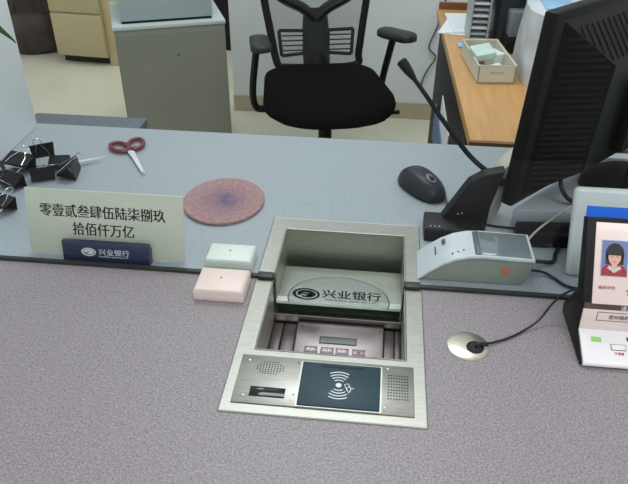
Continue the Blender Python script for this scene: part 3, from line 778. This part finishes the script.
# ---------------------------------------------------------------- tablet display behind the glass
tb = thing('tablet_display', 'grey framed tablet with a blue screen behind the glass', 'tablet', (.38, .85, CT))
TO = tb.location
tm = basis((.2975, .840, CT+.0015), (1, 0, 0), Vector((0, .059, .122)))
mb = MB(TO); mb.box(0, .235, 0, .1355, -.016, 0, bev=.0075, mtx=tm, seg=4); mb.build('frame', M['tablet'], tb)
mb = MB(TO); mb.box(.019, .216, .018, .108, -.001, .0006, mtx=tm); mb.build('screen', M['blue'], tb)
mb = MB(TO); mb.box(.019, .216, .018, .075, .0005, .0009, mtx=tm); mb.build('screen_picture', M['blue2'], tb)
mb = MB(TO); mb.prism([(.888, CT+.0005), (.945, CT+.0005), (.940, CT+.004), (.905, CT+.085), (.902, CT+.085)], 'x', .37, .46); mb.build('stand', M['tablet'], tb)

# ---------------------------------------------------------------- service rating terminal (customer side)
rt_ = thing('rating_terminal', 'pinkish white rating terminal with an ID photo and black sides', 'rating terminal', (.35, .70, CT))
TO2 = rt_.location
TX0, TX1 = .2775, .425
mb = MB(TO2)
mb.prism([(.649, CT+.0005), (.6475, CT+.006), (.6905, CT+.0255), (.6945, CT+.060), (.6955, CT+.066), (.7550, CT+.1520), (.7600, CT+.1540), (.7720, CT+.1480), (.7260, CT+.0650), (.7600, CT+.0120), (.7560, CT+.0005)], 'x', TX0-.0025, TX1+.0025, bev=.001)
mb.build('side_shell', M['blackplastic'], rt_)
mb = MB(TO2); mb.prism([(.6480, CT+.0012), (.6440, CT+.0040), (.6440, CT+.0070), (.6470, CT+.0100), (.6890, CT+.0280), (.70, CT+.0270), (.70, CT+.0012)], 'x', TX0, TX1, bev=.0008); tag(mb.build('lower_front', M['whiteplastic'], rt_), 'glossy white foot')
mb = MB(TO2); mb.prism([(.6887, CT+.0283), (.6920, CT+.0578), (.71, CT+.0578), (.71, CT+.0283)], 'x', TX0, TX1, bev=.0005)
mb.build('middle_panel', M['pinkplastic'], rt_)
mb = MB(TO2); mb.prism([(.6925, CT+.0581), (.6935, CT+.0655), (.71, CT+.0655), (.71, CT+.0581)], 'x', TX0, TX1); mb.build('dark_strip', M['brownstrip'], rt_)
mb = MB(TO2); mb.prism([(.6935, CT+.0658), (.7530, CT+.1510), (.7585, CT+.1500), (.71, CT+.0658)], 'x', TX0+.0085, TX1, bev=.0005); up_ = mb.build('upper_panel', M['pinkplastic'], rt_)
uy = Vector((0, .7530-.6935, .1510-.0658)).normalized()
um = basis((TX0+.001, .6935, CT+.0658), (1, 0, 0), uy)   # x from left edge, y up the panel
PX, PY, PW, PH = .0150, .0355, .034, .047
mb = MB(TO2)
mb.mi = 0; mb.box(PX, PX+PW, PY, PY+PH, 0, .0005, mtx=um)
mb.mi = 1; mb.box(PX+.001, PX+PW-.001, PY+.001, PY+PH-.001, .0004, .0007, mtx=um)
def ell(mb, cx, cy, rx, ry, z, n=24, clip=None):
    pts = [(cx+rx*math.cos(2*math.pi*k/n), cy+ry*math.sin(2*math.pi*k/n)) for k in range(n)]
    if clip: pts = [(min(max(x, clip[0]), clip[1]), max(y, clip[2])) for x, y in pts]
    mb.prism(pts, 'z', z, z+.0001, mtx=um)
pcx = PX+PW/2; cl = (PX+.0012, PX+PW-.0012, PY+.0012)
mb.mi = 4; ell(mb, pcx, PY+.004, .0165, .0135, .0007, clip=cl)
mb.mi = 2; ell(mb, pcx, PY+.0295, .0115, .0135, .0008)
mb.mi = 2; mb.box(pcx-.0112, pcx+.0112, PY+.016, PY+.029, .0007, .0009, mtx=um)
mb.mi = 3; mb.box(pcx-.0035, pcx+.0035, PY+.009, PY+.018, .0009, .00105, mtx=um)
mb.mi = 3; ell(mb, pcx, PY+.0250, .0078, .0098, .0010)
mb.mi = 2; mb.prism([(pcx-.0085, PY+.0275), (pcx+.0085, PY+.0275), (pcx+.0085, PY+.036), (pcx-.0085, PY+.036)], 'z', .0011, .0012, mtx=um)
mb.mi = 2
for s in (-1, 1):
    mb.prism([(pcx+s*.0032-.0014, PY+.0253), (pcx+s*.0032+.0014, PY+.0253), (pcx+s*.0032+.0014, PY+.0259), (pcx+s*.0032-.0014, PY+.0259)], 'z', .0011, .0012, mtx=um)
mb.mi = 4; mb.prism([(pcx-.002, PY+.0185), (pcx+.002, PY+.0185), (pcx+.0015, PY+.0193), (pcx-.0015, PY+.0193)], 'z', .0011, .0012, mtx=um)
mb.mi = 0; mb.prism([(pcx-.006, PY+.0145), (pcx, PY+.009), (pcx+.006, PY+.0145), (pcx+.009, PY+.011), (pcx, PY+.005), (pcx-.009, PY+.011)], 'z', .0011, .0012, mtx=um)
mb.build('portrait_photo', [M['photo_border'], M['photo_bg'], M['hair'], M['skin'], M['redcloth']], up_)
text('lettering', '服务评价', .006, um @ Matrix.Translation((.0245, .0215, .0007)), M['red_ink'], up_, w=.021, h=.0042, off=TO2)
text('lettering', '★★★★★', .008, um @ Matrix.Translation((.078, .0185, .0007)), M['blackink'], up_, w=.06, off=TO2)
sm2 = basis((TX0+.085, .6930-.0004, CT+.0618), (1, 0, 0), Vector((0, .001, .0074)))
text('lettering', '请您评价', .004, sm2 @ Matrix.Translation((-.025, 0, .0004)), M['white_ink'], rt_, w=.03, off=TO2)
m3 = basis((TX0-.008, .6887+.0014, CT+.0283+.0130), (1, 0, 0), Vector((0, .0033, .0295)).normalized())
mb = MB(TO2)
for a in ((.026, .110, .013, .0136), (.026, .110, .0005, .0011), (.026, .0267, .0005, .0136), (.1093, .110, .0005, .0136)): mb.box(a[0], a[1], a[2], a[3], -.0005, .0004, mtx=m3)
mb.build('text_frame', M['brownstrip'], rt_)
text('lettering', '您对我的服务满意吗', .006, m3 @ Matrix.Translation((.070, .0068, .0004)), M['readerdark'], rt_, w=.058, off=TO2)
m4 = basis((TX0, .6497, CT+.001), (1, 0, 0), (0, 0, 1))
fx = Vector((0, .0420, .0180)).normalized(); m5 = basis((TX0, .6470, CT+.0100), (1, 0, 0), fx)
mb = MB(TO2); mb.box(.0135, .0260, .0275, .0345, -.0004, .0005, mtx=m5); tag(mb.build('green_label', M['green_glow'], rt_), 'small green label')
for x0, lab in ((.0375, '不满意'), (.075, '满意'), (.1125, '很满意')):
    mb = MB(TO2); mb.box(x0-.0008, x0+.0178, .0172, .0258, -.001, .0004, mtx=m5); mb.build('button_surround', M['readerdark'], rt_)
    mb = MB(TO2); mb.box(x0, x0+.017, .0180, .0250, -.001, .0012, bev=.0005, mtx=m5); mb.build('button', M['whiteplastic'], rt_)
    text('lettering', lab, .005, m5 @ Matrix.Translation((x0+.0085, .0128, .0004)), M['red_ink'], rt_, w=.012, h=.0038, off=TO2)
mb = MB(TO2); mb.lathe([(.004, -.0004), (.0038, .0006)], c=(.0615, .034), n=20, mtx=m5); mb.build('green_label', M['brownstrip'], rt_).name = 'sensor'

# cable grommet and its lead
gm = thing('cable_grommet', 'round satin metal cable grommet set in the counter', 'cable grommet', (.137, .668, CT))
mb = MB(); mb.lathe([(.0275, .0002), (.0270, .0012), (.023, .0026), (.006, .0028)], n=48); mb.build('flange', M['nickel'], gm)
mb = MB(); mb.lathe([(.0115, .0026), (.0115, .0036), (.0095, .0042), (.0088, .0034)], c=(.0085, -.004), n=28); mb.build('cable_hole', M['softblack'], gm)
mb = MB(); mb.lathe([(.0088, .0030), (.0080, .0037)], c=(.0085, -.004), n=28); mb.build('hole_shadow', M['darkhole'], gm).name = 'hole_shade'  # dark disc painting the shade inside the cable hole
lead('terminal_cable', 'black cable from the metal grommet to the rating terminal', [(.146, .665, CT+.001), (.147, .6645, CT+.007), (.152, .667, CT+.0075), (.167, .675, CT+.003), (.193, .689, CT+.0026), (.215, .706, CT+.003), (.236, .722, CT+.010), (.252, .738, CT+.024), (.266, .745, CT+.038), (.285, .750, CT+.045), (.32, .752, CT+.045)], .0016, M['cable'])

# ---------------------------------------------------------------- swivel chair
ch = thing('office_chair', 'black mesh-back swivel armchair facing the counter', 'chair', (-.200, 2.345, 0), 13)
def rrect(hw, y0, y1, r_f, r_b, n=7):
    pts = []
    for cx_, cy_, r, a0 in ((hw-r_f, y0+r_f, r_f, -90), (hw*.92-r_b, y1-r_b, r_b, 0), (-hw*.92+r_b, y1-r_b, r_b, 90), (-hw+r_f, y0+r_f, r_f, 180)):
        for k in range(n+1):
            a = R(a0+90*k/n); pts.append((cx_+r*math.cos(a), cy_+r*math.sin(a)))
    return pts
rings = []
for dz, e in ((.405, .05), (.410, .02), (.425, .004), (.445, 0), (.462, .006), (.473, .022), (.478, .055)):
    rings.append([(x, y, dz-(.022 if y < -.12 and dz > .43 else 0)*max(0, min(1, (-.12-y)/.13))**1.5) for x, y in rrect(.238-e, -.285+e, .245-e, .18, .10)])
mb = MB(); mb.loft(rings); mb.build('seat', M['chairfab'], ch, 70)
mb = MB(); mb.box(-.10, .10, -.10, .12, .36, .405, bev=.01); mb.tube([(.08, -.04, .38), (.24, -.06, .375), (.27, -.06, .375)], .008, 8); mb.build('mechanism', M['chairframe'], ch)
mb = MB(); mb.lathe([(.035, .10), (.035, .24), (.026, .242), (.026, .37)], n=20); mb.build('gas_column', M['chairframe'], ch)
for k in range(5):
    a = R(18+72*k); dx, dy = math.cos(a), math.sin(a)
    mb = MB(); mb.tube([(dx*.02, dy*.02, .115), (dx*.16, dy*.16, .105), (dx*.30, dy*.30, .075)], [.03, .024, .016], 10); lg = mb.build('leg', M['chairframe'], ch)
    mb = MB(); mb.tube([(dx*.30-dy*.022, dy*.30+dx*.022, .03), (dx*.30-dy*.006, dy*.30+dx*.006, .03)], .029, 16); mb.tube([(dx*.30+dy*.022, dy*.30-dx*.022, .03), (dx*.30+dy*.006, dy*.30-dx*.006, .03)], .029, 16)
    mb.tube([(dx*.30, dy*.30, .03), (dx*.30, dy*.30, .075)], .008, 8); mb.build('caster', M['softblack'], lg)
for s in (-1, 1):
    mb = MB(); mb.tube(spline([(s*.12, .0, .395), (s*.23, .0, .385), (s*.262, .0, .40), (s*.268, .0, .47), (s*.250, -.02, .620)] if s < 0 else [(.12, .06, .395), (.19, .08, .39), (.222, .08, .42), (.232, .06, .50), (.238, -.01, .636)], 6), .018, 10, flat=.7); mb.build('arm_post', M['chairframe'], ch)
    rr = [(x+s*.238, y-.01) for x, y in rrect(.036, -.085, .07, .032, .028)]
    rings = []
    for dz, e in ((.610, .82), (.615, 1.0), (.630, 1.0), (.637, .93), (.640, .7)):
        rings.append([(s*.238+(x-s*.238)*e, -.015+(y+.015)*e, dz+(.024 if s > 0 else .008)) for x, y in rr])
    mb = MB(); mb.loft(rings, mtx=Matrix.Translation((s*.238, 0, 0)) @ Matrix.Rotation(R(2 if s < 0 else 42), 4, 'Z') @ Matrix.Translation((-s*.238, 0, 0))); mb.build('arm_pad', M['armpad'], ch, 60)
# back: leaning frame
def bk(x, h): return (x, .255+.16*(h-.47)+.04*math.sin((h-.47)*3), h)
BH = 1.05
side = lambda s: [bk(s*hw, h) for hw, h in ((.155, .455), (.168, .50), (.184, .60), (.203, .72), (.210, .85), (.195, .98), (.16, BH))]
mb = MB()
fr = spline(side(-1)+[bk(0, BH+.02)]+side(1)[::-1]+[bk(0, .445)], 6)
mb.tube(fr[:-1], .015, 10, closed=True); mb.build('back_frame', M['chairframe'], ch)
rows = []
for h, hw in ((.46, .155), (.53, .172), (.60, .184), (.72, .201), (.85, .208), (.98, .193), (BH, .16)):
    rows.append([bk(hw*(k/8*2-1), h) for k in range(9)])
mb = MB(); mb.loft([[tuple(p) for p in r] for r in rows]+[], cap=False, close=False); mb.build('back_mesh', M['weave'], ch)
mb = MB()
def bo(x, h, o_=.028): p = bk(x, h); return (p[0], p[1]+o_, p[2])
mb.tube([bo(0, .40, .0), bo(0, .50), bo(0, .60), bo(0, .66)], [.052, .055, .052, .046], 12, flat=.5)
for s in (-1, 1): mb.tube(spline([bo(0, .62), bo(s*.05, .66), bo(s*.13, .70), bo(s*.190, .76, .01)], 6), .033, 10, flat=.6)
mb.build('spine', M['chairframe'], ch)
for s in (-1, 1):
    rc = [(s*.045, .500), (s*.140, .492), (s*.148, .585), (s*.048, .582)]
    mb = MB()
    for a, b_ in zip(rc, rc[1:]+rc[:1]): mb.tube([bo(*a, .012), bo(*b_, .012)], .007, 8)
    for hh in (.511, .529, .547, .565): mb.tube([bo(s*.045, hh, .012), bo(s*.138, hh, .012)], .0028, 6)
    mb.build('lumbar_pad', M['chairframe'], ch)

# ---------------------------------------------------------------- grey cabinet with machine on top
gc = thing('steel_cabinet', 'plain grey green metal cabinet behind the counter', 'cabinet', (-.825, 2.56, 0), 22)
MB().box(-.225, .205, 0, .40, .0, .595, bev=.003).build('body', M['greycab'], gc)
MB().box(-.229, .209, -.004, .405, .595, .610, bev=.003).build('top', M['greytop'], gc)
mb = MB(); mb.lathe([(.007, 0), (.006, .004)], n=14, mtx=basis((.01, .0005, .535-.05), (1, 0, 0), (0, 0, 1))); mb.build('lock', M['readerdark'], gc)
MB().box(-.222, .202, -.003, .001, .02, .575).build('door', M['greycab'], gc)
gm2 = thing('office_machine', 'pale grey machine standing on the grey green cabinet', 'machine', (-.825, 2.56, .610), 22)
MB().box(-.195, .165, .035, .36, .006, .22, bev=.008).build('body', M['greymachine'], gm2)
MB().box(-.19, .16, .034, .2, .0005, .006).build('foot_strip', M['softblack'], gm2)

# ---------------------------------------------------------------- yellow pedestal and things at the back
yc = thing('yellow_cabinet', 'pale yellow wooden drawer cabinet standing at the back', 'cabinet', (-1.736, 3.735, 0), -5)
MB().box(-.200, .115, .012, .45, .05, .60).build('body', M['yellowwood'], yc)
for z0, z1 in ((.055, .300), (.310, .59)):
    MB().box(-.199, .114, 0, .014, z0, z1, bev=.002).build('drawer_front', M['yellowwood'], yc)
MB().box(.116, .205, .03, .46, 0, .61, bev=.002).build('side_panel', M['yellowside'], yc)
MB().box(-.205, .210, -.022, .47, .61, .63).build('top', M['yellowside'], yc)
MB().box(-.195, .115, .06, .40, 0, .05).build('under_shade', M['darkhole'], yc)  # dark block put in for the shade in the gap underneath
ct_ = MB((-2.7, 4.6, 0)).box(-3.3, -2.04, 4.42, 4.80, 0, .62, bev=.01).build('dark_chest', M['brownbag']); ct_.location = (-2.7, 4.6, 0)
tag(ct_, 'dark brown chest behind the bag, left of the yellow cabinet', 'chest')
def sack(name, label, cat, loc, size, m, seed):
    rnd = random.Random(seed); rings = []
    sx, sy, sz = size
    ph = [rnd.uniform(0, 6.28) for _ in range(4)]
    for k in range(10):
        t = k/9; rr = max(0.02, math.sin(math.pi*min(1, (t*.80+.14))))**.45
        rings.append([((math.cos(a)*sx*rr*(1+.08*math.sin(3*a+ph[0]+2*t))), (math.sin(a)*sy*rr*(1+.08*math.sin(4*a+ph[1]-t))), sz*t+.01*math.sin(2*a+ph[2])*t*(1-t)) for a in [2*math.pi*i/20 for i in range(20)]])
    mb = MB(); mb.loft(rings); o = mb.build(name, m, None, 80); o.location = loc; tag(o, label, cat); return o
t = thing('handbag', 'dark brown bag on the floor left of the yellow cabinet', 'bag', (-2.17, 3.95, 0), 10)
o = sack('body', '', '', (0, 0, .002), (.17, .10, .24), M['brownbag'], 3)
for k in ('label', 'category'):
    if k in o: del o[k]
o.parent = t
mb = MB(); mb.tube(spline([(-.09, 0, .21), (-.07, 0, .34), (0, 0, .39), (.07, 0, .34), (.09, 0, .21)]), .010, 8); mb.build('strap', M['brownbag'], t)
sack('grey_bundle', 'pale grey bundle lying between the brown bag and the white board', 'bundle', (-2.60, 3.80, .001), (.10, .08, .20), M['greymachine'], 9)
b = MB((-.98, 4.3, 0)).box(-1.12, -.84, 4.12, 4.5, 0, .8, bev=.004).build('dark_cabinet', M['deskside']); b.location = (-.98, 4.3, 0)
tag(b, 'dark narrow cabinet glimpsed behind the end of the white wall', 'cabinet')

# ---------------------------------------------------------------- wooden desk on the staff side
dk = thing('wooden_desk', 'long orange wood desk running back to the white wall', 'desk', (.55, 1.8, 0))
DKO = dk.location
MB(DKO).prism([(.196, 1.312), (1.05, 1.312), (1.05, 2.36), (.176, 2.36)], 'z', .725, CT, bev=.002).build('top', M['wood'], dk)
MB(DKO).box(.193, 1.05, 1.300, 1.3115, .700, CT+.001).build('front_edge', M['woodedge'], dk)
MB(DKO).box(.182, 1.05, 2.36, 2.375, .70, CT+.022).build('back_rail', M['woodedge'], dk)
MB(DKO).box(.192, .212, 1.33, 2.34, 0, .725).build('side_panel', M['deskside'], dk)
MB(DKO).box(1.0, 1.02, 1.34, 2.34, 0, .725).build('side_panel', M['deskside'], dk)

# papers leaning against the desk side
o = MB((.1895, 1.80, .53)).box(.1885, .1915, 1.66, 1.95, .46, .60).build('paper_sheet', M['paper']); o.location = (.1895, 1.80, .53)
tag(o, 'white paper sheet fixed against the black desk side', 'paper')
o = MB((.186, 1.92, .46)).box(.1842, .1882, 1.74, 2.10, .40, .515).build('folder', M['bluepaper']); o.location = (.186, 1.92, .46)
tag(o, 'blue grey folder fixed against the black desk side', 'folder')

# wall cables beside the desk
lead('wall_cable', 'thin grey cable hanging down the white wall beside the desk', [(.30, 3.165, .80), (.275, 3.165, .62), (.248, 3.165, .474), (.217, 3.165, .37), (.252, 3.165, .323), (.222, 3.165, .26), (.207, 3.165, .222), (.194, 3.165, .166)], .0045, M['readerdark'])

# box of stationery
bx = thing('storage_box', 'open cream plastic box of stationery on the wooden desk', 'box', (.277, 1.765, CT), 6)
mb = MB()
bw, bl, bh = .047, .108, .046
mb.box(-bw, bw, -bl, bl, .0005, .004)
for a in ((-bw, -bw+.003, -bl, bl), (bw-.003, bw, -bl, bl), (-bw, bw, -bl, -bl+.003), (-bw, bw, bl-.003, bl)): mb.box(*a, .0005, bh)
mb.tube([(-bw, -bl, bh), (bw, -bl, bh), (bw, bl, bh), (-bw, bl, bh)], .0022, 6, closed=True)
mb.build('tub', M['cream'], bx)
MB().box(-.016, .016, -bl-.0012, -bl, .026, .031, bev=.0005).build('handle', M['lightgrey'], bx)
o = MB().box(-.032, .022, -.03, .03, -.009, .009, bev=.004).build('eraser_pad', M['mint']); o.location = (.262, 1.735, CT+.056); o.rotation_euler = (R(8), R(-8), R(14)); tag(o, 'pale mint block lying on top of the stationery box', 'eraser')
for k, (x, y, m, nm, lab, cat) in enumerate(((.252, 1.815, 'candy', 'ink_pad', 'red stationery packet at the far end of the cream box', 'stationery'), (.296, 1.79, 'paper', 'note_pad', 'white note pad inside the cream box beside the mint block', 'note pad'), (.284, 1.695, 'paper', 'roll', 'small white roll at the near end of the cream box', 'roll'))):
    if nm == 'roll':
        mb = MB(); mb.tube([(-.02, 0, 0), (.02, 0, 0)], .016, 18); mb.tube([(-.0205, 0, 0), (.0205, 0, 0)], .006, 12); o = mb.build('paper_roll', M['paper'])
        o.location = (x, y, CT+.0205)
    else:
        o = MB().box(-.018, .018, -.026, .026, 0, .036, bev=.003).build(nm, M[m]); o.location = (x, y, CT+.0045)
    o.rotation_euler = (0, 0, R(10+20*k)); tag(o, lab, cat)

# papers and the file rack
for k in range(3):
    o = MB().box(-.075, .075, -.105, .105, 0, .0022).build('paper_sheet', M['paper']); o.location = (.262+.008*k, 2.16+.012*k, CT+.0003+.0025*k); o.rotation_euler = (0, 0, R(-14+9*k))
    tag(o, ('lowest white sheet of the loose papers behind the cream box', 'middle white sheet of the loose papers behind the cream box', 'uppermost white sheet of the loose papers behind the cream box')[k], 'paper', 'loose papers on the wooden desk')
o = MB().box(-.02, .02, -.02, .02, 0, .004, bev=.001).build('label_tag', M['lightblue']); o.location = (.236, 1.96, CT+.0005); tag(o, 'small pale blue card at the edge of the wooden desk', 'card')
fr_ = thing('file_rack', 'stacked file rack with white trays on the wooden desk', 'file rack', (.272, 2.03, CT), 0)
for k in range(9):
    z = .012+k*.017
    mb = MB(); mb.box(-.022, .022, -.06, .06, z, z+.006, bev=.001); mb.build('tray', M['paper'] if k % 2 == 0 else M['lightgrey'], fr_)
for x in (-.027, .023):
    MB().box(x, x+.004, -.062, .062, .0005, .19).build('rack_side', M['lightgrey'], fr_)
MB().box(-.027, .027, .062, .066, .0005, .19).build('rack_back', M['readerdark'], fr_)

# dark computer case
pcx_ = thing('computer_case', 'dark blue black computer case on the wooden desk', 'computer', (.430, 2.07, CT), 2)
MB().box(-.112, .16, -.105, .24, .006, .30, bev=.006).build('case', M['pc'], pcx_)
MB().box(-.060, .05, -.1085, -.104, .02, .20, bev=.003).build('front_panel', M['screen'], pcx_)
for x in (-.10, .13):
    MB().box(x, x+.015, -.08, .2, .0005, .007).build('foot', M['softblack'], pcx_)
g = thing('grey_device', 'small grey boxy device on black feet in front of the dark computer case', 'device', (.372, 1.925, CT), 6)
MB().box(-.028, .035, -.02, .03, .045, .115, bev=.005).build('body', M['readerwin'], g)
MB().box(-.032, .039, -.022, .032, .0005, .045, bev=.004).build('base', M['blackplastic'], g)

# white bag/packet standing beside the monitor
bgt = thing('white_packet', 'crumpled white plastic packet standing behind the monitor edge', 'packet', (.437, 1.765, CT), -2)
rings = []
for k in range(8):
    t = k/7; wx = .088*(1-.10*t); wy = .125*(1-.12*t)
    rings.append([(wx*math.copysign(abs(math.cos(a))**.5, math.cos(a))*(1+.04*math.sin(5*a+4*t)), wy*math.copysign(abs(math.sin(a))**.5, math.sin(a))*(1+.04*math.cos(3*a+6*t)), .0008+.17*t) for a in [2*math.pi*i/24 for i in range(24)]])
mb = MB(); mb.loft(rings); mb.build('packet_body', M['bag'], bgt, 50)
mb = MB(); mb.box(-.045, .03, -.05, .06, .1708, .174, bev=.001); tag(mb.build('label', M['lightblue'], bgt), 'pale blue print')

# ---------------------------------------------------------------- potted plant above the side board, one leaf hanging into view
pl = thing('potted_plant', 'spider plant whose green leaf hangs beside the white board', 'plant', (-.757, 1.12, 1.4505))
mb = MB(); mb.lathe([(.030, 0), (.040, .055), (.043, .055), (.043, .065), (.037, .065), (.036, .056)], n=24); mb.build('pot', M['pot'], pl)
mb = MB(); mb.lathe([(.0355, .05), (.0355, .058)], n=20); mb.build('soil', M['soil'], pl)
def leafp(pts, wd):
    P = spline(pts, 6); n = len(P); rows = []
    for i, p in enumerate(P):
        t = i/(n-1); w_ = wd*max(0, math.sin(math.pi*(.12+.88*t)))**.7*(1 if t < .999 else .05); tn = (P[min(i+1, n-1)]-P[max(i-1, 0)]).normalized()
        sd = tn.cross(Vector((.35, -1, .2))).normalized() if abs(tn.y) < .95 else Vector((1, 0, 0))
        rows.append([p-sd*w_, p+Vector((0, -.0015, -.001)), p+sd*w_])
    mb = MB(); mb.loft(rows, cap=False, close=False); bmesh.ops.solidify(mb.bm, geom=mb.bm.faces[:], thickness=.0006)
    mb.build('leaf', M['leaf'], pl, 80)
leafp([(.0, 0, .055), (.02, -.01, .13), (.06, -.02, .10), (.045, .0, -.10), (.03, .02, -.33), (.045, .03, -.43), (.088, .03, -.478)], .013)
for a in (20, 75, 130, 190, 245, 300):
    c_, s_ = math.cos(R(a)), math.sin(R(a))
    leafp([(0, 0, .055), (.03*c_, .03*s_, .15), (.09*c_, .09*s_, .17), (.15*c_, .15*s_, .09)], .007)
